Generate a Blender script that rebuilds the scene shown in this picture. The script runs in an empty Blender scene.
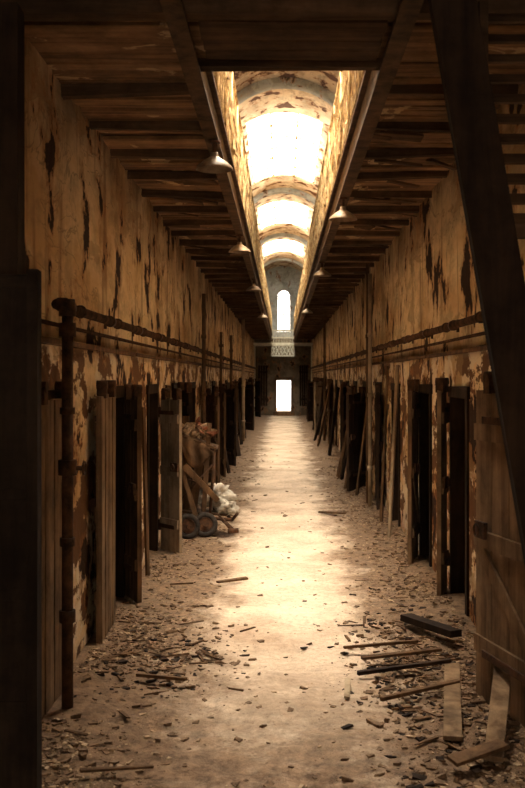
import bpy, bmesh, math, random
from mathutils import Vector, Matrix, noise as mn
random.seed(7)
scn=bpy.context.scene
R=random.uniform
# ---------------- materials ----------------
class NT:
    def __init__(s,name):
        s.m=bpy.data.materials.new(name); s.m.use_nodes=True
        s.t=s.m.node_tree; s.b=s.t.nodes['Principled BSDF']
        s.b.inputs['Roughness'].default_value=0.9
        s.b.inputs['Specular IOR Level'].default_value=0.15
        s.pos=s.t.nodes.new('ShaderNodeNewGeometry').outputs['Position']
    def L(s,a,b): s.t.links.new(a,b)
    def mapp(s,sc,loc=(0,0,0)):
        n=s.t.nodes.new('ShaderNodeMapping'); n.inputs['Scale'].default_value=sc; n.inputs['Location'].default_value=loc
        s.L(s.pos,n.inputs['Vector']); return n.outputs[0]
    def noise(s,scale,detail=6,rough=.6,vec=None,dist=0):
        n=s.t.nodes.new('ShaderNodeTexNoise'); n.inputs['Scale'].default_value=scale
        n.inputs['Detail'].default_value=detail; n.inputs['Roughness'].default_value=rough
        n.inputs['Distortion'].default_value=dist
        s.L(vec or s.pos,n.inputs['Vector']); return n.outputs['Fac']
    def ramp(s,f,stops):
        n=s.t.nodes.new('ShaderNodeValToRGB'); e=n.color_ramp.elements
        while len(e)<len(stops): e.new(.5)
        for i,(p,c) in enumerate(stops):
            e[i].position=p; e[i].color=(c if isinstance(c,tuple) else (c,c,c))[:3]+(1,)
        s.L(f,n.inputs[0]); return n.outputs[0]
    def mix(s,f,a,b,mode='MIX'):
        n=s.t.nodes.new('ShaderNodeMixRGB'); n.blend_type=mode
        for i,v in zip((0,1,2),(f,a,b)):
            if isinstance(v,(int,float)): n.inputs[i].default_value=v if i==0 else (v,v,v,1)
            elif isinstance(v,tuple): n.inputs[i].default_value=v+(1,)
            else: s.L(v,n.inputs[i])
        return n.outputs[0]
    def math(s,op,a,b=0.0):
        n=s.t.nodes.new('ShaderNodeMath'); n.operation=op
        for i,v in zip((0,1),(a,b)):
            if isinstance(v,(int,float)): n.inputs[i].default_value=v
            else: s.L(v,n.inputs[i])
        return n.outputs[0]
    def sep(s,k):
        n=s.t.nodes.new('ShaderNodeSeparateXYZ'); s.L(s.pos,n.inputs[0]); return n.outputs[k]
    def col(s,c): s.L(c,s.b.inputs['Base Color']) if not isinstance(c,tuple) else setattr(s.b.inputs['Base Color'],'default_value',c+(1,))
    def bump(s,h,st=.5,d=.02):
        n=s.t.nodes.new('ShaderNodeBump'); n.inputs['Strength'].default_value=st; n.inputs['Distance'].default_value=d
        s.L(h,n.inputs['Height']); s.L(n.outputs[0],s.b.inputs['Normal'])

def plaster(name,light,mid,dark,lowstain=True,streak=.62,bigt=.57):
    m=NT(name)
    base=m.ramp(m.noise(1.3,7,.6,m.mapp((1,.45,1))),[(.38,mid),(.56,light)])
    fine=m.ramp(m.noise(4,8,.7,m.mapp((1,.5,1))),[(.38,.58),(.52,1.0)])
    base=m.mix(.65,base,fine,'MULTIPLY')
    cr=m.math('ABSOLUTE',m.math('SUBTRACT',m.noise(1.6,5,.55,m.mapp((1,.5,1)),.8),.5))
    crk=m.ramp(cr,[(.0,1.),(.007,0.)])
    base=m.mix(m.math('MULTIPLY',crk,.5),base,dark)
    pk=m.noise(1.0,6,.62,m.mapp((3.0,2.0,1.7)),.2)
    s1=m.ramp(pk,[(streak,0.),(streak+.012,1.)])
    rim=m.ramp(pk,[(streak-.05,0.),(streak-.005,1.)])
    big=m.ramp(m.noise(1.5,7,.6,m.mapp((1,.4,1),(5,5,2)),.6),[(bigt,0.),(bigt+.012,1.)])
    if lowstain:
        # thin vertical rust runs
        rs=m.ramp(m.noise(1.0,6,.6,m.mapp((7,4.5,.55),(3,1,0))),[(.55,0.),(.66,.65)])
        base=m.mix(rs,base,(.22,.10,.04))
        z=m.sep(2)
        low=m.ramp(m.math('MULTIPLY',z,.25),[(.54,1.),(.58,.0)])
        n2=m.ramp(m.noise(3.6,7,.65,m.mapp((1,.5,.9))),[(.50,0.),(.52,1.)])
        n2=m.mix(1.,n2,low,'MULTIPLY')
        n3=m.ramp(m.noise(3.4,7,.65,m.mapp((1,.5,.8),(9,3,1))),[(.49,0.),(.52,1.)])
        n3=m.mix(1.,n3,low,'MULTIPLY')
        base=m.mix(m.math('MULTIPLY',n3,.75),base,(.84,.74,.58))
        base=m.mix(n2,base,(.15,.075,.035))
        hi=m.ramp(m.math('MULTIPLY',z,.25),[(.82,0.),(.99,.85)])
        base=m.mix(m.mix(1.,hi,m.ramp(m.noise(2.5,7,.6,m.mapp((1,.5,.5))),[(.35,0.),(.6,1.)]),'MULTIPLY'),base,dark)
    base=m.mix(m.math('MULTIPLY',big,.5),base,tuple(a*.6+b*.4 for a,b in zip(mid,dark)))
    base=m.mix(m.math('MULTIPLY',rim,.6),base,(.38,.16,.055))
    base=m.mix(s1,base,dark)
    m.col(base)
    h=m.math('SUBTRACT',m.noise(10,6,.6),m.math('MULTIPLY',m.math('ADD',s1,big),.8))
    m.bump(h,.7,.03)
    return m.m
def wood(name,a,b,axis=2,sc=1.0,patch=None):
    m=NT(name)
    v=[9,9,9]; v[axis]=.7
    g=m.noise(sc,8,.65,m.mapp(tuple(v)),.4)
    c=m.ramp(g,[(.3,b),(.65,a)])
    c=m.mix(.8,c,m.ramp(m.noise(2.2,7,.7),[(.35,.25),(.62,1.)]),'MULTIPLY')
    if patch:
        p=m.ramp(m.noise(2.0,8,.65,None,.5),[(.60,0.),(.62,1.)])
        c=m.mix(p,c,patch)
    m.col(c); m.bump(g,.5,.01); return m.m
def simple(name,a,b,scale=8,rough=.8,metal=0.,bump=.4):
    m=NT(name); n=m.noise(scale,8,.7)
    m.col(m.ramp(n,[(.35,a),(.65,b)])); m.b.inputs['Roughness'].default_value=rough
    m.b.inputs['Metallic'].default_value=metal; m.bump(n,bump,.01); return m.m
def emis(name,c,s):
    m=bpy.data.materials.new(name); m.use_nodes=True; t=m.node_tree
    b=t.nodes['Principled BSDF']; b.inputs['Base Color'].default_value=(.9,.9,.88,1)
    b.inputs['Emission Color'].default_value=c+(1,); b.inputs['Emission Strength'].default_value=s
    return m

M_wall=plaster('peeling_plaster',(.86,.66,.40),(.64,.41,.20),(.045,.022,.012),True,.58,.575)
M_vault=plaster('vault_plaster',(.80,.68,.50),(.60,.46,.30),(.12,.05,.02),False,.575,.54)
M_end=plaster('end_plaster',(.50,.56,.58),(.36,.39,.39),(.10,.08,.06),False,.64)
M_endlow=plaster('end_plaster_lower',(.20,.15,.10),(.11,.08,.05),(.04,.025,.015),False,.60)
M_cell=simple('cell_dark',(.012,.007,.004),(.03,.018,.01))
M_wood=wood('old_wood',(.21,.115,.055),(.055,.028,.014))
M_woodmid=wood('weathered_door_wood',(.36,.23,.13),(.12,.068,.035))
M_woodpale=wood('pale_wood',(.52,.40,.27),(.26,.17,.095))
M_wooddark=wood('dark_wood',(.055,.03,.017),(.016,.009,.006))
M_ceil=wood('ceiling_boards',(.38,.21,.10),(.085,.042,.02),0,1.0,(.42,.28,.15))
M_joist=wood('joist_wood',(.15,.08,.04),(.04,.02,.010),0)
M_grey=wood('grey_paint',(.055,.034,.022),(.022,.013,.008))
M_iron=simple('rusty_iron',(.025,.014,.009),(.13,.06,.028),12,.7,.2)
M_rail=simple('railing_rust',(.12,.06,.025),(.60,.46,.24),10,.8)
M_bridge=simple('bridge_paint',(.45,.42,.32),(.75,.72,.58),10,.8)
M_beam=simple('beam_rust',(.04,.022,.011),(.14,.08,.04),7,.85)
M_shade=simple('lamp_enamel',(.30,.21,.13),(.14,.085,.045),9,.5)
M_rub=simple('rubber',(.02,.017,.015),(.06,.045,.035),20,.8)
M_sack=simple('sack_cloth',(.28,.23,.17),(.60,.53,.43),9,.95)
M_chipl=simple('plaster_chips',(.24,.15,.08),(.58,.42,.27),30)
M_chipd=simple('dark_chips',(.07,.04,.022),(.26,.16,.09),30)
M_scrap=simple('rust_scrap',(.26,.08,.035),(.12,.05,.025),14)
M_sky=emis('skylight_glass',(1,.93,.78),29)
M_sky2=emis('skylight_glass_boosted',(1,.91,.76),74)  # unseen near pane, emission raised to brighten the floor and upper walls
# floor
m=NT('dusty_floor')
c=m.ramp(m.noise(1.1,9,.65),[(.32,(.52,.36,.24)),(.6,(.86,.67,.49))])
c=m.mix(.8,c,m.ramp(m.noise(22,10,.8),[(.35,.6),(.56,1.)]),'MULTIPLY')
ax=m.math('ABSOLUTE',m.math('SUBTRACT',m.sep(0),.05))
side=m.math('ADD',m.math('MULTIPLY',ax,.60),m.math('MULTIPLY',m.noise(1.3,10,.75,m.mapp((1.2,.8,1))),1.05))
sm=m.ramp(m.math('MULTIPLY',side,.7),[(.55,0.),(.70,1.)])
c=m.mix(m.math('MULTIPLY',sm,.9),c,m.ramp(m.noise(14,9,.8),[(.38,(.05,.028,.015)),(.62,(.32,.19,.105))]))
near_shade=m.ramp(m.math('MULTIPLY',m.sep(1),.1),[(.48,1.),(.64,.5),(.80,0.)])  # foreground shade painted into the floor colour, darker towards the camera
c=m.mix(m.mix(1.,near_shade,m.ramp(m.noise(2.6,9,.75),[(.34,.35),(.52,1.)]),'MULTIPLY'),c,m.ramp(m.noise(9,9,.8),[(.4,(.08,.045,.025)),(.6,(.28,.17,.10))]))
sp=m.ramp(m.noise(38,6,.7),[(.61,0.),(.66,1.)])
c=m.mix(m.math('MULTIPLY',sp,.6),c,(.14,.08,.045))
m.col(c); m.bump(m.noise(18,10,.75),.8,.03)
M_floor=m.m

# ---------------- geometry helpers ----------------
def obox(bm,c,ax,h,jit=0):
    c=Vector(c); a=[Vector(v).normalized()*k for v,k in zip(ax,h)]
    vs=[]
    for i in (-1,1):
        for j in (-1,1):
            for k in (-1,1):
                vs.append(bm.verts.new(c+a[0]*i+a[1]*j+a[2]*k+Vector((R(-jit,jit),R(-jit,jit),R(-jit,jit)))))
    for f in ((0,1,3,2),(4,6,7,5),(0,4,5,1),(2,3,7,6),(0,2,6,4),(1,5,7,3)):
        bm.faces.new([vs[i] for i in f])
XYZ=((1,0,0),(0,1,0),(0,0,1))
def box(bm,x0,x1,y0,y1,z0,z1,jit=0):
    obox(bm,((x0+x1)/2,(y0+y1)/2,(z0+z1)/2),XYZ,(abs(x1-x0)/2,abs(y1-y0)/2,abs(z1-z0)/2),jit)
def board(bm,p0,p1,w,t,side=(1,0,0),jit=0):
    p0=Vector(p0);p1=Vector(p1);d=(p1-p0); s=Vector(side); s=(s-d.normalized()*s.dot(d.normalized())).normalized()
    n=d.normalized().cross(s)
    obox(bm,(p0+p1)/2,(d,s,n),(d.length/2,w/2,t/2),jit)
def cyl(bm,p0,p1,r,r2=None,seg=12,cap=True):
    p0=Vector(p0);p1=Vector(p1);r2=r if r2 is None else r2
    d=(p1-p0).normalized(); s=d.orthogonal().normalized(); n=d.cross(s)
    A=[];B=[]
    for i in range(seg):
        a=2*math.pi*i/seg; o=s*math.cos(a)+n*math.sin(a)
        A.append(bm.verts.new(p0+o*r)); B.append(bm.verts.new(p1+o*r2))
    for i in range(seg):
        j=(i+1)%seg; f=bm.faces.new((A[i],A[j],B[j],B[i])); f.smooth=True
    if cap:
        bm.faces.new(A[::-1]); bm.faces.new(B)
def torus(bm,c,axis,r,rr,seg=20,s2=8):
    c=Vector(c); d=Vector(axis).normalized(); s=d.orthogonal().normalized(); n=d.cross(s); g=[]
    for i in range(seg):
        a=2*math.pi*i/seg; o=s*math.cos(a)+n*math.sin(a); ring=[]
        for j in range(s2):
            b=2*math.pi*j/s2; ring.append(bm.verts.new(c+o*(r+rr*math.cos(b))+d*rr*math.sin(b)))
        g.append(ring)
    for i in range(seg):
        for j in range(s2):
            f=bm.faces.new((g[i][j],g[(i+1)%seg][j],g[(i+1)%seg][(j+1)%s2],g[i][(j+1)%s2])); f.smooth=True
def finish(bm,name,mats,parent=None,bevel=0):
    bmesh.ops.recalc_face_normals(bm,faces=bm.faces)
    me=bpy.data.meshes.new(name)
    xs=[v.co for v in bm.verts]
    lo=Vector((min(v.x for v in xs),min(v.y for v in xs),min(v.z for v in xs)))
    hi=Vector((max(v.x for v in xs),max(v.y for v in xs),max(v.z for v in xs)))
    o=Vector(((lo.x+hi.x)/2,(lo.y+hi.y)/2,lo.z))
    bmesh.ops.translate(bm,verts=bm.verts,vec=-o)
    bm.to_mesh(me); bm.free()
    ob=bpy.data.objects.new(name,me); ob.location=o
    for mt in (mats if isinstance(mats,(list,tuple)) else [mats]): me.materials.append(mt)
    scn.collection.objects.link(ob)
    if bevel:
        b=ob.modifiers.new('bev','BEVEL'); b.width=bevel; b.segments=2; b.limit_method='ANGLE'
    if parent: ob.parent=parent; ob.matrix_parent_inverse=parent.matrix_world.inverted()
    return ob
def empty(name,loc):
    e=bpy.data.objects.new(name,None); e.location=loc; e.empty_display_size=.2
    scn.collection.objects.link(e); bpy.context.view_layer.update(); return e
NB=bmesh.new

XL,XR,ZC,YE,YB=-1.44,1.54,3.9,52.0,-4.0
SL,SR,YS=-.50,.59,6.1
OH,OW=1.86,.82
left_open=[5.55]+[8.2+2.45*i for i in range(18)]
right_open=[5.3,8.25,10.28]+[13.05+2.45*i for i in range(15)]

# ---------------- shell ----------------
def wall(name,x0,x1,ops):
    bm=NB(); y=YB
    for o in ops:
        box(bm,x0,x1,y,o,-.1,OH); y=o+OW
    box(bm,x0,x1,y,YE,-.1,OH)
    box(bm,x0,x1,YB,YE,OH,ZC+.15)
    return finish(bm,name,M_wall)
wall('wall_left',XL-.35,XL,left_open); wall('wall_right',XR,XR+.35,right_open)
bm=NB(); box(bm,-1.85,-1.5,YB,YE,ZC+.15,6.25); finish(bm,'wall_upper_left',M_vault)
bm=NB(); box(bm,1.6,1.95,YB,YE,ZC+.15,6.25); finish(bm,'wall_upper_right',M_vault)
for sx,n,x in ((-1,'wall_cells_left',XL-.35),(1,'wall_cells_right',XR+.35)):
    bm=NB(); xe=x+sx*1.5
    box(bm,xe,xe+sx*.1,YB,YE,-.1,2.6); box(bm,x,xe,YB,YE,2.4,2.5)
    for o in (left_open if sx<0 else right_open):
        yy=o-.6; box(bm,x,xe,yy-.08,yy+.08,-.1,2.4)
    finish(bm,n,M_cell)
# floor
ys=[];y=YB
while y<YE+2: 
    ys.append(y); y+= .5 if y<3.5 else (.05 if y<11 else (.09 if y<20 else .3))
xs=[-3.4,-2.6,-1.9]+[-1.5+.05*i for i in range(63)]+[2.0,2.6,3.5]
bm=NB(); G=[]
def fz(x,y):
    e=max(0,abs(x-.05)-.85)
    h=.03*mn.noise(Vector((x*1.3,y*.9,0)))+.018*mn.noise(Vector((x*5,y*5,3)))+.010*mn.noise(Vector((x*14,y*14,7)))
    h+=min(e,.6)*.10*(.6+mn.noise(Vector((x*2,y*1.1,9))))
    return h
for yy in ys: G.append([bm.verts.new((x,yy,fz(x,yy))) for x in xs])
for j in range(len(ys)-1):
    for i in range(len(xs)-1):
        f=bm.faces.new((G[j][i],G[j][i+1],G[j+1][i+1],G[j+1][i])); f.smooth=True
finish(bm,'floor',M_floor)
# ceiling
bm=NB()
box(bm,XL-.3,SL-.04,YS,YE,ZC+.06,ZC+.14); box(bm,SR+.04,XR+.3,YS,YE,ZC+.06,ZC+.14); box(bm,XL-.3,XR+.3,YB,YS,ZC+.06,ZC+.14)
def boards(x0,x1,ya,yb):
    y=ya
    while y<yb:
        w=R(.12,.2)
        if R(0,1)>.08:
            a,b=R(-.014,.012),R(-.014,.012)
            board(bm,(x0,y+w/2,ZC+.03+a),(x1,y+w/2,ZC+.03+b),w-.012,.03,(0,1,R(-.08,.08)))
        y+=w
boards(XL,SL-.03,YS,30); boards(SR+.03,XR,YS,30); boards(XL,XR,1,YS)
finish(bm,'ceiling',M_ceil)
bm=NB(); y=YS+.45
while y<49:
    for a,b in ((XL,SL-.02),(SR+.02,XR)):
        h=R(-.02,.02)
        board(bm,(a,y,ZC-.02+h),(b,y+R(-.05,.05),ZC-.02-h),.07,.07,(0,1,0),.008)
        for q in range(2):
            if R(0,1)<.6: 
                x0=R(a,b-.2); board(bm,(x0,y+.3,ZC-.01),(min(b,x0+R(.2,.8)),y+.35+R(-.15,.15),ZC-R(.02,.07)),R(.04,.16),.02,(0,1,R(-.3,.3)),.008)
    y+=.93
for y in (2.5,3.5,4.3,5.0): box(bm,XL,XR,y-.06,y+.06,ZC-.10,ZC+.01,.006)
box(bm,SL-.1,SR+.1,YS-.1,YS,ZC-.04,ZC+.14,.01)
finish(bm,'ceiling_joists',M_joist)
bm=NB()
for i in range(5): board(bm,(-.44,5.12+i*.16,ZC-.03-R(0,.015)),(.55,5.14+i*.16,ZC-.03-R(0,.015)),.15,.02,(0,1,0),.004)
finish(bm,'ceiling_patch_boards',M_joist)
# slot beams
for n,x,s in (('trim_slot_beam_left',SL,-1),('trim_slot_beam_right',SR,1)):
    bm=NB()
    box(bm,x+s*.01,x+s*.03,4.0,49.4,ZC-.13,ZC+.15)
    box(bm,x-s*.03,x+s*.07,4.0,49.4,ZC-.15,ZC-.13); box(bm,x-s*.03,x+s*.07,YS,49.4,ZC+.15,ZC+.17)
    finish(bm,n,M_beam)
# railings
for x in (SL,SR):
    bm=NB(); y=YS+.1
    while y<49.4:
        cyl(bm,(x,y,ZC+.17),(x,y,ZC+1.12),.022,seg=6); y+=1.2
    for z,r in ((1.1,.022),(.75,.012),(.28,.014)):
        cyl(bm,(x,YS,ZC+z),(x,49.4,ZC+z),r,seg=6)
    y=YS+.1
    while y<49.4:
        obox(bm,(x+R(-.004,.004),y,ZC+.68),XYZ,(.005,.008,.42))
        y+=.13
    y=YS
    while y<49.2:
        for k in (-1,1): board(bm,(x,y-.2*k,ZC+.28),(x,y+.2*k,ZC+.75),.014,.006,(0,1,0))
        if R(0,1)<.7: obox(bm,(x,y+R(-.1,.1),ZC+R(.3,.9)),(Vector((.15,1,R(-.5,.5))),(0,-.3,1),(1,0,0)),(R(.03,.15),R(.03,.12),.004),.02)
        y+=.27
    finish(bm,'gallery_railing',M_rail)
# vault
sky=[(8.0,12.2),(21.8,28.6),(32.8,37.6),(42,46)]
RV=1.55; CX=.05; CZ=6.22; hs=math.radians(33)
def vault_strip(bm,y0,y1,a0,a1,r=RV,th=.12,n=18):
    def P(a,y,rr): return bm.verts.new((CX+rr*math.sin(a),y,CZ+rr*math.cos(a)))
    prev=None
    for i in range(n+1):
        a=a0+(a1-a0)*i/n
        cur=(P(a,y0,r),P(a,y1,r),P(a,y0,r+th),P(a,y1,r+th))
        if prev:
            f=bm.faces.new((prev[0],prev[1],cur[1],cur[0])); f.smooth=True
            f=bm.faces.new((prev[2],cur[2],cur[3],prev[3])); f.smooth=True
            bm.faces.new((prev[0],cur[0],cur[2],prev[2])); bm.faces.new((prev[1],prev[3],cur[3],cur[1]))
        else: bm.faces.new((cur[0],cur[1],cur[3],cur[2]))
        prev=cur
    bm.faces.new((prev[0],prev[2],prev[3],prev[1]))
bm=NB(); y=YB; H=math.pi/2
for a,b in sky:
    vault_strip(bm,y,a,-H,H); vault_strip(bm,a,b,-H,-hs,n=10); vault_strip(bm,a,b,hs,H,n=10); y=b
vault_strip(bm,y,YE,-H,H)
finish(bm,'ceiling_vault',M_vault)
bm=NB()
for yy in (6,13.7,19.4,30.6,40.2,48.5): vault_strip(bm,yy-.2,yy+.2,-H,H,RV-.12,.11,24)
finish(bm,'trim_vault_ribs',M_end)
for i,(a,b) in enumerate(sky):
    e=empty('skylight',(CX,(a+b)/2,CZ+RV))
    bm=NB(); vault_strip(bm,a,b,-hs,hs,RV+.05,.02,12); finish(bm,'glass',M_sky if i else M_sky2,e)
    bm=NB()
    k=a
    while k<=b+.01:
        vault_strip(bm,k-.02,k+.02,-hs,hs,RV,.05,12); k+=(b-a)/max(1,round((b-a)/1.2))
    for s in (-hs,-hs/3,hs/3,hs): vault_strip(bm,a,b,s-.012,s+.012,RV,.05,1)
    finish(bm,'frame',M_rail,e)
# end walls
def endwall(name,y0,y1,door,win):
    bm=NB(); dx0,dx1,dz0,dz1=door; wx0,wx1,wz0,wz1=win
    box(bm,-1.85,dx0,y0,y1,-.1,4.0); box(bm,dx1,1.95,y0,y1,-.1,4.0)
    box(bm,dx0,dx1,y0,y1,-.1,dz0); box(bm,dx0,dx1,y0,y1,dz1,4.0)
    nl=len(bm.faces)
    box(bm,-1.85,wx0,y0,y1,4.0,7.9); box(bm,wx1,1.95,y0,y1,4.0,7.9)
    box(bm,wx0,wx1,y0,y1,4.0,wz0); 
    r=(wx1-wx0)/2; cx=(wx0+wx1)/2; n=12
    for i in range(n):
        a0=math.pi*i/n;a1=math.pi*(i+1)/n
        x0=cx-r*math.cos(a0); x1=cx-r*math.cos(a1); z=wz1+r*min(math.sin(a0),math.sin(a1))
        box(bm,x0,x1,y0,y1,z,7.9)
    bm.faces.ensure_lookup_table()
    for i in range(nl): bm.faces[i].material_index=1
    return finish(bm,name,[M_end,M_endlow])
endwall('wall_far',YE,YE+.4,(-.28,.46,.22,1.82),(-.27,.45,4.35,6.2))
endwall('wall_back',YB-.4,YB,(-.8,.9,0.05,3.2),(-.6,.7,4.35,6.2))  # unseen back wall, openings added to let light in from behind the camera
bm=NB(); y=YE+.15
for x in (-.25,.09,.43): box(bm,x-.02,x+.02,y,y+.05,4.37,6.5 if x==.09 else 6.2)
for z in (4.39,4.8,5.25,5.7,6.2): box(bm,-.25,.43,y,y+.05,z-.018,z+.018)
torus(bm,(.09,y+.02,6.2),(0,1,0),.33,.02)
finish(bm,'window_1',M_rail)
bm=NB()
for x0,x1 in ((-.38,-.28),(.46,.56)): box(bm,x0,x1,YE-.07,YE-.01,0.2,1.95)
box(bm,-.38,.56,YE-.07,YE-.01,1.84,1.98); box(bm,-.45,.65,YE-.5,YE-.02,0,.2)
finish(bm,'door_1',M_wood)
bm=NB(); 
for x0,x1 in ((-1.25,-.75),(.9,1.35)):
    for k in range(4): 
        w=(x1-x0)/4; box(bm,x0+w*k+.01,x0+w*(k+1)-.01,YE-.06,YE-.02,.5,2.6)
    for z in (.8,2.2): box(bm,x0,x1,YE-.09,YE-.06,z,z+.1)
finish(bm,'wall_shutters',M_wooddark)
# catwalk crossing below the end window, with lattice skirt and railing
bm=NB(); box(bm,XL+.02,XR-.02,49.6,YE-.05,ZC-.30,ZC-.20)
for i in range(15): 
    x=SL+.078*i; box(bm,x-.013,x+.013,49.55,49.58,ZC-.85,ZC+.42)
for i in range(6):
    x=SL+.18*i; board(bm,(x,49.53,ZC-.8),(x+.18,49.53,ZC-.35),.03,.01,(1,0,0)); board(bm,(x+.18,49.52,ZC-.8),(x,49.52,ZC-.35),.03,.01,(1,0,0))
for z in (-.85,-.32,.05,.42): box(bm,SL,SR,49.50,49.60,ZC+z-.03,ZC+z+.03)
for x in (XL+.06,XR-.1): box(bm,x,x+.06,49.7,49.8,0,ZC-.3)
finish(bm,'gallery_catwalk',M_bridge)
bm=NB(); box(bm,-4,4,YE+.4,YE+14,-.12,-.02); finish(bm,'ground_outside',M_floor)

# ---------------- ledges, pipes ----------------
for n,xw,s in (('trim_ledge_left',XL,1),('trim_ledge_right',XR,-1)):
    bm=NB(); y=4.95
    while y<50:
        l=R(1.0,2.2); box(bm,xw,xw+s*(.03+R(0,.015)),y,y+l-.02,2.20,2.23+R(0,.012),.004); y+=l
    finish(bm,n,M_wood)
for sx,xw in ((-1,XL),(1,XR)):
    bm=NB(); x=xw-sx*.11; ya=5.9 if sx<0 else 5.0
    cyl(bm,(x,ya,2.43),(x,49.5,2.43),.032)
    y=ya+.3
    while y<49:
        cyl(bm,(x,y,2.43),(x,y+.08,2.43),.044)
        box(bm,xw-sx*.01,x,y+.385,y+.415,2.455,2.47); box(bm,xw-sx*.02,xw,y+.38,y+.42,2.39,2.50)
        torus(bm,(x,y+.4,2.43),(0,1,0),.036,.009,12,5)
        y+=1.5
    cyl(bm,(x+sx*.05,5,2.32),(x+sx*.05,49.5,2.32),.014,seg=8)
    finish(bm,'heating_pipe',M_iron)
bm=NB(); x,y=-1.27,5.92
cyl(bm,(x,y,0),(x,y,2.38),.034,seg=16)
for z,r,h in ((.0,.06,.03),(.55,.048,.07),(1.0,.045,.05),(1.42,.055,.09),(1.78,.045,.04),(2.24,.05,.08)): cyl(bm,(x,y,z),(x,y,z+h),r,seg=14)
cyl(bm,(x,y,2.36),(x,y,2.46),.052,.045,14); cyl(bm,(x,y,1.46),(x+.10,y,1.46),.014); torus(bm,(x+.10,y,1.46),(1,0,0),.035,.008,14,6)
cyl(bm,(x-.06,y,2.43),(x,y,2.43),.04)
finish(bm,'standpipe',M_iron)
def vpipe(x,y,z1,r=.03,mat=M_wood):
    bm=NB(); cyl(bm,(x,y,0),(x,y,z1),r,seg=10)
    for z in (.6,1.7,2.6): 
        if z<z1: cyl(bm,(x,y,z),(x,y,z+.06),r*1.4,seg=10)
    finish(bm,'vertical_pipe',mat)
vpipe(1.32,15.0,3.55,.03,M_woodpale); vpipe(1.33,15.5,3.75,.028,M_wood)
vpipe(-1.22,15.6,3.3,.03); vpipe(-1.22,24,3.0,.035); vpipe(-1.20,31,3.78,.05,M_woodpale); vpipe(1.32,31,3.78,.04)
vpipe(-1.22,20,2.9,.03)

# ---------------- door frames + doors ----------------
for ops,xw,s,n in ((left_open,XL,1,'left'),(right_open,XR,-1,'right')):
    bm=NB()
    for o in ops:
        for a in (o-.02,o+OW-.05):
            box(bm,xw-s*.2,xw+s*.02,a,a+.07,0,OH+.02,.004)
        box(bm,xw-s*.2,xw+s*.025,o-.06,o+OW+.06,OH-.04,OH+.06,.006)
    finish(bm,'trim_door_frames_'+n,M_wooddark)
def door(p0,p1,h=1.84,z0=.03,mat=M_wood,lean=0,np=4,batt=True,face=1):
    p0=Vector((p0[0],p0[1],z0)); p1=Vector((p1[0],p1[1],z0)); d=(p1-p0); W=d.length; d.normalize()
    nrm=Vector((-d.y,d.x,0))*face; up=(Vector((0,0,h))+nrm*-lean).normalized()
    nn=d.cross(up).normalized(); 
    if nn.dot(nrm)<0: nn=-nn
    e=empty('cell_door',(p0+p1)/2)
    bm=NB()
    for i in range(np):
        w=W/np; hh=h+R(-.04,.0)
        obox(bm,p0+d*(w*(i+.5))+up*hh/2,(d,nn,up),(w/2-.006,.02,hh/2),.004)
    finish(bm,'planks',mat,e)
    bm=NB()
    for z in (.18,.52,.86):
        obox(bm,p0+d*W/2+up*h*z+nn*.03,(d,nn,up),(W/2-.02,.012,.05),.003)
    if batt: 
        a=p0+d*.06+up*h*.2+nn*.034; b=p0+d*(W-.06)+up*h*.5+nn*.034
        board(bm,a,b,.09,.016,up)
    finish(bm,'battens',mat,e)
    bm=NB()
    for z in (.16,.9):
        obox(bm,p0+d*W*.4+up*h*z+nn*.05,(d,nn,up),(W*.42,.006,.022))
        cyl(bm,p0+up*(h*z-.06)+nn*.03,p0+up*(h*z+.06)+nn*.03,.022,seg=8)
    c=p0+d*W*.85+up*h*.55+nn*.05
    obox(bm,c,(d,nn,up),(.07,.012,.05)); torus(bm,c+nn*.03,nn,.035,.007,12,5)
    for q in (.2,.8): 
        c=p0+d*W*q+up*(h+.02); obox(bm,c,(d,nn,up),(.04,.035,.05)); cyl(bm,c-nn*.04+up*.05,c+nn*.04+up*.05,.035,seg=10)
    finish(bm,'hardware',M_iron,e)
    return e
# left
door((-1.40,5.6),(-1.36,6.38),mat=M_woodmid,face=1)
door((-1.37,8.12),(-1.35,7.38),mat=M_woodmid,h=1.84,face=-1)
door((-1.42,9.1),(-1.24,8.72),mat=M_wood,h=1.8,face=-1,batt=False)
door((-1.38,11.5),(-1.13,11.2),mat=M_woodpale,h=1.74,np=2,face=-1,batt=False)
door((-1.36,13.2),(-1.18,12.9),mat=M_wooddark,h=1.8,np=3,face=-1)
# right
door((1.43,5.32),(1.22,6.2),mat=M_woodmid,h=1.9,face=1)
door((1.50,9.2),(1.41,8.98),mat=M_woodmid,h=1.86,np=2,batt=False)
door((1.50,11.12),(1.34,10.5),mat=M_woodmid,h=1.84,face=1)
for o in left_open[4:]:
    if R(0,1)<.7: 
        q=R(.03,.4); door((XL+.06,o-.03),(XL+.1+q*.8,o-.03-math.sqrt(.64-q*q*.64)),h=R(1.65,1.9),mat=random.choice([M_wood,M_wooddark,M_wooddark,M_woodpale]),face=-1)
for o in right_open[4:]:
    if R(0,1)<.7: 
        q=R(.03,.4); door((XR-.06,o-.03),(XR-.1-q*.8,o-.03-math.sqrt(.64-q*q*.64)),h=R(1.65,1.9),mat=random.choice([M_wood,M_wooddark,M_wooddark,M_woodpale]),face=1)
def lean(x0,y0,x1,y1,z1,w,mat):
    bm=NB(); board(bm,(x0,y0,.02),(x1,y1,z1),w,.03,(.3,1,0),.004); finish(bm,'leaning_board',mat)
for i in range(6):
    y=R(16.2,24); lean(R(1.1,1.28),y,1.44,y+R(-.1,.5),R(1.5,1.95),R(.1,.22),random.choice([M_wood,M_wood,M_wooddark]))
for i in range(6):
    y=R(24,42); lean(R(1.0,1.25),y,1.43,y+R(-.2,.5),R(1.5,2.0),R(.12,.3),random.choice([M_wood,M_wooddark]))
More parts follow.
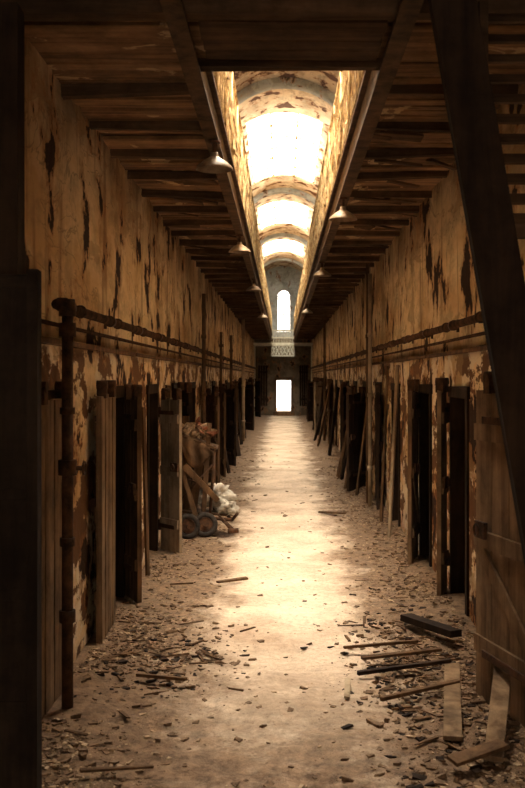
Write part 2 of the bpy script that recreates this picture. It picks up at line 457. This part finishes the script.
for i in range(6):
    y=R(17,40); lean(-R(1.05,1.25),y,-1.36,y+R(-.2,.5),R(1.5,2.0),R(.12,.3),random.choice([M_wood,M_wooddark,M_wooddark]))
lean(1.33,12.4,1.45,12.55,2.15,.09,M_woodpale); lean(1.36,13.7,1.46,13.8,2.15,.07,M_wood)
lean(-1.27,11.9,-1.38,12.1,1.9,.1,M_wood); lean(-1.33,9.9,-1.38,9.95,1.7,.06,M_wood)
bm=NB()
for i in range(26):
    torus(bm,(1.50,7.55+.12*math.sin(i*.12),1.78-i*.036),(1 if i%2 else 0,0 if i%2 else 1,0.1),.016,.005,10,4)
obox(bm,(1.515,7.55,1.82),XYZ,(.02,.05,.04)); finish(bm,'hanging_chain',M_iron)

# ---------------- foreground frame pieces ----------------
e=empty('grey_partition_door',(-1.25,4.5,0))
bm=NB(); box(bm,-1.42,-1.10,4.48,4.53,.06,2.46,.004); finish(bm,'slab',M_grey,e,.004)
bm=NB()
for z in (.5,1.0,1.45,2.1,2.4): box(bm,-1.42,-1.105,4.465,4.48,z,z+.05)
box(bm,-1.14,-1.09,4.455,4.54,.02,2.48,.003)
finish(bm,'rails',M_grey,e,.003)
bm=NB()
box(bm,-1.42,-1.26,4.75,4.9,0.04,ZC-.12,.006); finish(bm,'timber_post',M_wooddark)
bm=NB(); board(bm,(1.40,4.55,0.07),(.76,4.55,ZC-.14),.20,.09,(1,0,0),.006); finish(bm,'leaning_timber',M_wooddark,None,.006)
bm=NB()
for i in range(11): board(bm,(.93,4.75,2.75+i*.095),(1.50,4.75,2.75+i*.095),.085,.012,(0,.75,.66))
box(bm,1.47,1.52,4.70,4.8,0.05,3.77)
box(bm,.93,.97,4.70,4.8,2.7,3.77); box(bm,.93,1.52,4.71,4.79,2.66,2.72)
finish(bm,'louvered_shutter',M_joist)

# ---------------- lamps ----------------
for x,y in ((-.50,7.4),(-.52,12.3),(-.50,17.8),(.595,9.76),(.61,15.2),(-.5,26),(.6,24)):
    dz=-.13
    e=empty('pendant_lamp',(x,y,3.6))
    bm=NB(); 
    prof=[(.028,3.79),(.03,3.765),(.045,3.75),(.08,3.73),(.125,3.69),(.138,3.672),(.14,3.665)]
    n=24; rows=[[bm.verts.new((x+r*math.cos(2*math.pi*i/n),y+r*math.sin(2*math.pi*i/n),z+dz)) for i in range(n)] for r,z in prof]
    for a in range(len(rows)-1):
        for i in range(n):
            f=bm.faces.new((rows[a][i],rows[a][(i+1)%n],rows[a+1][(i+1)%n],rows[a+1][i])); f.smooth=True
    ob=finish(bm,'shade',M_shade,e); sm_=ob.modifiers.new('s','SOLIDIFY'); sm_.thickness=.006
    bm=NB(); cyl(bm,(x,y,3.65),(x,y,3.745),.016,seg=8); cyl(bm,(x,y,3.58),(x,y,3.66),.026,seg=10); cyl(bm,(x,y,3.73),(x,y,3.748),.045,seg=12)
    finish(bm,'stem',M_iron,e)

# ---------------- cart with junk ----------------
e=empty('junk_cart',(-1.0,12.4,0))
bm=NB(); ax=Vector((.35,-.94,0.12)); ax2=Vector((.1,-.98,.25))
WH=((-1.16,12.32,.16,ax),(-.955,12.42,.165,ax2))
for cx,cy,cz,a in WH: torus(bm,(cx,cy,cz),a,.122,.036,24,8)
finish(bm,'tires',M_rub,e)
bm=NB()
for cx,cy,cz,a in WH:
    c=Vector((cx,cy,cz)); a=a.normalized()
    cyl(bm,c-a*.012,c+a*.012,.11,seg=20); cyl(bm,c-a*.05,c+a*.05,.03,seg=12); torus(bm,c+a*.015,a,.085,.008,20,6)
finish(bm,'wheel_discs',M_iron,e)
bm=NB()
for p0,p1,r in (((-1.16,12.37,.165),(-1.22,12.6,.3),.018),((-.955,12.47,.165),(-1.0,12.7,.3),.018),
    ((-1.28,12.5,.28),(-.62,12.45,.22),.022),((-1.28,12.9,.28),(-.72,12.8,.25),.022),((-1.28,12.5,.28),(-1.28,12.9,.28),.02),
    ((-.62,12.45,.22),(-.72,12.8,.25),.02),((-1.27,12.5,.28),(-1.32,12.55,1.28),.02),((-.90,12.5,.26),(-.84,12.55,1.14),.02),
    ((-1.27,12.9,.28),(-1.31,12.9,1.22),.02),((-.87,12.85,.26),(-.88,12.9,1.12),.02),((-1.31,12.55,1.26),(-.85,12.55,1.1),.018),
    ((-1.29,12.9,1.2),(-.86,12.9,1.1),.018),((-1.28,12.52,.75),(-.87,12.52,.62),.012),((-1.28,12.52,.45),(-.87,12.52,.9),.012),((-.62,12.45,.22),(-.55,12.3,.32),.02),((-.75,12.45,.23),(-.6,12.2,.12),.018),
    ((-.66,12.2,.12),(-.53,12.2,.13),.03),((-.80,12.4,.3),(-.58,12.35,.10),.014)):
    cyl(bm,p0,p1,r,seg=10)
finish(bm,'frame',M_iron,e)
bm=NB()
board(bm,(-1.31,12.72,1.27),(-.82,12.72,1.10),.42,.03,(0,1,0),.006)
board(bm,(-1.26,12.55,.5),(-1.15,12.6,1.15),.12,.02,(1,0,0),.004); board(bm,(-1.12,12.56,.32),(-1.02,12.6,1.12),.10,.02,(1,0,0),.004)
board(bm,(-.98,12.5,.32),(-.91,12.55,1.42),.06,.02,(1,0,0),.004); board(bm,(-1.2,12.8,.32),(-1.24,12.85,1.5),.09,.02,(1,0,0),.004)
board(bm,(-1.22,12.45,.9),(-.80,12.48,.45),.07,.02,(0,0,1),.006); board(bm,(-1.05,12.42,.2),(-1.30,12.50,1.0),.05,.02,(1,0,0),.006)
board(bm,(-1.25,12.7,.31),(-.68,12.65,.27),.34,.025,(0,1,0),.004)
finish(bm,'boards',M_wood,e)
def blob(bm,c,s,seed,amp=.3,seg=3):
    r=bmesh.ops.create_icosphere(bm,subdivisions=seg,radius=1.0)
    for v in r['verts']:
        d=v.co.normalized(); k=1+amp*mn.noise(d*1.7+Vector((seed,0,0)))+amp*.6*mn.noise(d*4.5+Vector((seed,5,0)))
        v.co=Vector(c)+Vector((d.x*s[0],d.y*s[1],d.z*s[2]))*k
bm=NB()
for i in range(18):
    obox(bm,(R(-1.28,-.88),R(12.55,12.85),1.27+R(0,.10)),(Vector((R(-1,1),R(-1,1),R(-.6,.4))),Vector((R(-1,1),R(-1,1),R(-.3,.3))),(R(-.2,.2),0,1)),(R(.04,.15),R(.03,.08),R(.008,.02)),.015)
finish(bm,'broken_plaster_pile',M_chipl,e)
bm=NB()
for i in range(12):
    obox(bm,(R(-1.2,-.85),R(12.52,12.8),1.26+R(0,.14)),(Vector((R(-1,1),R(-1,1),R(-.9,.4))),Vector((R(-1,1),R(-1,1),R(-.3,.3))),(R(-.2,.2),0,1)),(R(.05,.14),R(.02,.05),R(.008,.02)),.012)
finish(bm,'rusty_scraps',M_scrap,e)
# draped rag over the top shelf edge
bm=NB(); g=[]
for i in range(13):
    row=[]
    for j in range(13):
        u=i/12; v=j/12; x=-1.28+.40*u; z=1.29-.17*u
        if v<.35: p=(x,12.52+.5*(.35-v),z+.02)
        else: p=(x+.03*math.sin(v*9),12.50-.03*math.sin(u*17+v*3)-.02*v,z-.5*(v-.35)*(.6+.5*math.sin(u*4)))
        row.append(bm.verts.new(p))
    g.append(row)
for i in range(12):
    for j in range(12): 
        f=bm.faces.new((g[i][j],g[i+1][j],g[i+1][j+1],g[i][j+1])); f.smooth=True
ob=finish(bm,'rag',M_wood,e); sd=ob.modifiers.new('s','SOLIDIFY'); sd.thickness=.006
bm=NB(); blob(bm,(-.86,12.70,.49),(.21,.16,.15),2,.7,4); blob(bm,(-.68,12.6,.36),(.12,.12,.09),9,.7,4)
for f in bm.faces: f.smooth=True
finish(bm,'crumpled_sack',M_sack,e)

# ---------------- debris ----------------
def chips(name,mat,N,smin,smax,flat,dens):
    bm=NB(); k=0
    while k<N:
        y=4.7+ (R(0,1)**1.9)*24; x=R(XL+.06,XR-.06)
        if R(0,1)>dens(x,y): continue
        k+=1; s=smin+(smax-smin)*R(0,1)**4
        t=R(0,6.28); A=Vector((math.cos(t),math.sin(t),R(-.3,.3))); B=Vector((-math.sin(t),math.cos(t),R(-.3,.3)))
        obox(bm,(x,y,fz(x,y)+s*.3*flat),(A,B,A.cross(B)),(s,s*R(.4,.9),s*flat*R(.4,1)),s*.25)
    return finish(bm,name,mat)
def dn(x,y):
    e=min(1,max(0,(abs(x-.05)-.45)/.8)); n=.5+1.3*mn.noise(Vector((x*1.5,y*.9,4)))
    return .010+e*e*max(0,n)*(1.5 if x>0 and y<9 else 1)
def splat(x,y):
    a=math.exp(-(((x+.85)/.42)**2+((y-7.1)/.7)**2)); b=math.exp(-(((x-.95)/.36)**2+((y-7.0)/1.5)**2)); return a*.8+b*.8
chips('plaster_rubble',M_chipl,6500,.004,.020,.4,dn)
chips('dark_rubble',M_chipd,12000,.004,.028,.4,lambda x,y:.01+dn(x,y)*(1.0 if abs(x)>.5 else .3)+.7*splat(x,y))
chips('lath_fragments',M_wooddark,900,.005,.034,.3,splat)
bm=NB()
for k in range(190):
    while True:
        x=R(-1.3,1.4); y=4.9+R(0,1)**1.5*16
        if R(0,1)<.003+.9*splat(x,y)**1.5+.12*dn(x,y): break
    t=R(-1.5,1.5); l=R(.03,.15); z=fz(x,y)+.012
    d=Vector((math.cos(t),math.sin(t),R(-.04,.06)))*l
    if abs(x+d.x)>1.35: continue
    board(bm,Vector((x,y,z))-d*0.5,Vector((x,y,z))+d,R(.008,.026),R(.005,.01),(d.y,-d.x,0),.003)
finish(bm,'wood_lath_scraps',M_wood)
def plank(p0,p1,w,t,mat,name='loose_plank',side=None):
    bm=NB(); d=Vector(p1)-Vector(p0); board(bm,p0,p1,w,t,side or (d.y,-d.x,0),.004); finish(bm,name,mat,None,.003)
plank((.93,5.45,.03),(1.15,6.75,.06),.10,.025,M_woodmid)
plank((.60,6.05,.05),(1.12,6.35,.07),.03,.02,M_wood)
plank((.50,6.62,.04),(1.14,6.75,.09),.04,.02,M_wooddark)
plank((.55,6.9,.06),(1.12,7.02,.09),.05,.02,M_wood)
plank((.45,7.25,.04),(1.0,7.35,.06),.04,.02,M_wood)
plank((.98,7.95,.09),(1.28,7.35,.11),.10,.05,M_wooddark,'charred_timber')
plank((1.08,5.1,.05),(1.30,5.9,.28),.10,.03,M_woodmid)
plank((.86,5.05,.06),(1.15,5.18,.10),.10,.02,M_wood)
plank((.40,6.15,.03),(.43,6.5,.04),.035,.015,M_woodpale)
plank((-.62,9.6,.03),(-.34,9.75,.04),.06,.02,M_wood)
plank((-.65,5.05,.03),(-1.0,4.95,.05),.02,.015,M_wood)
plank((-.95,6.55,.05),(-.62,6.45,.05),.03,.02,M_wood)
plank((.55,14.6,.03),(.9,14.3,.05),.08,.03,M_wood)

# ---------------- lights ----------------
w=bpy.data.worlds.new('World'); scn.world=w; w.use_nodes=True
w.node_tree.nodes['Background'].inputs[0].default_value=(1,.96,.90,1); w.node_tree.nodes['Background'].inputs[1].default_value=5
def area(name,loc,rot,sx,sy,p,c):
    l=bpy.data.lights.new(name,'AREA'); l.shape='RECTANGLE'; l.size=sx; l.size_y=sy; l.energy=p; l.color=c
    o=bpy.data.objects.new(name,l); o.location=loc; o.rotation_euler=rot; scn.collection.objects.link(o)
area('added_back_fill',(0.05,YB-.45,1.7),(math.radians(90),0,0),1.6,3.0,60,(1,.74,.44))  # warm fill lamp added behind the camera to lift the near walls
cam=bpy.data.cameras.new('camera'); co=bpy.data.objects.new('camera',cam); scn.collection.objects.link(co)
co.location=(0,0,2.0); co.rotation_euler=(math.radians(90),0,0)
cam.sensor_fit='VERTICAL'; cam.sensor_height=36; cam.lens=36*1000/788
cam.shift_x=-19.5/788; cam.shift_y=-17/788
cam.dof.use_dof=True; cam.dof.focus_distance=10; cam.dof.aperture_fstop=4.5
scn.camera=co
scn.view_settings.view_transform='Standard'
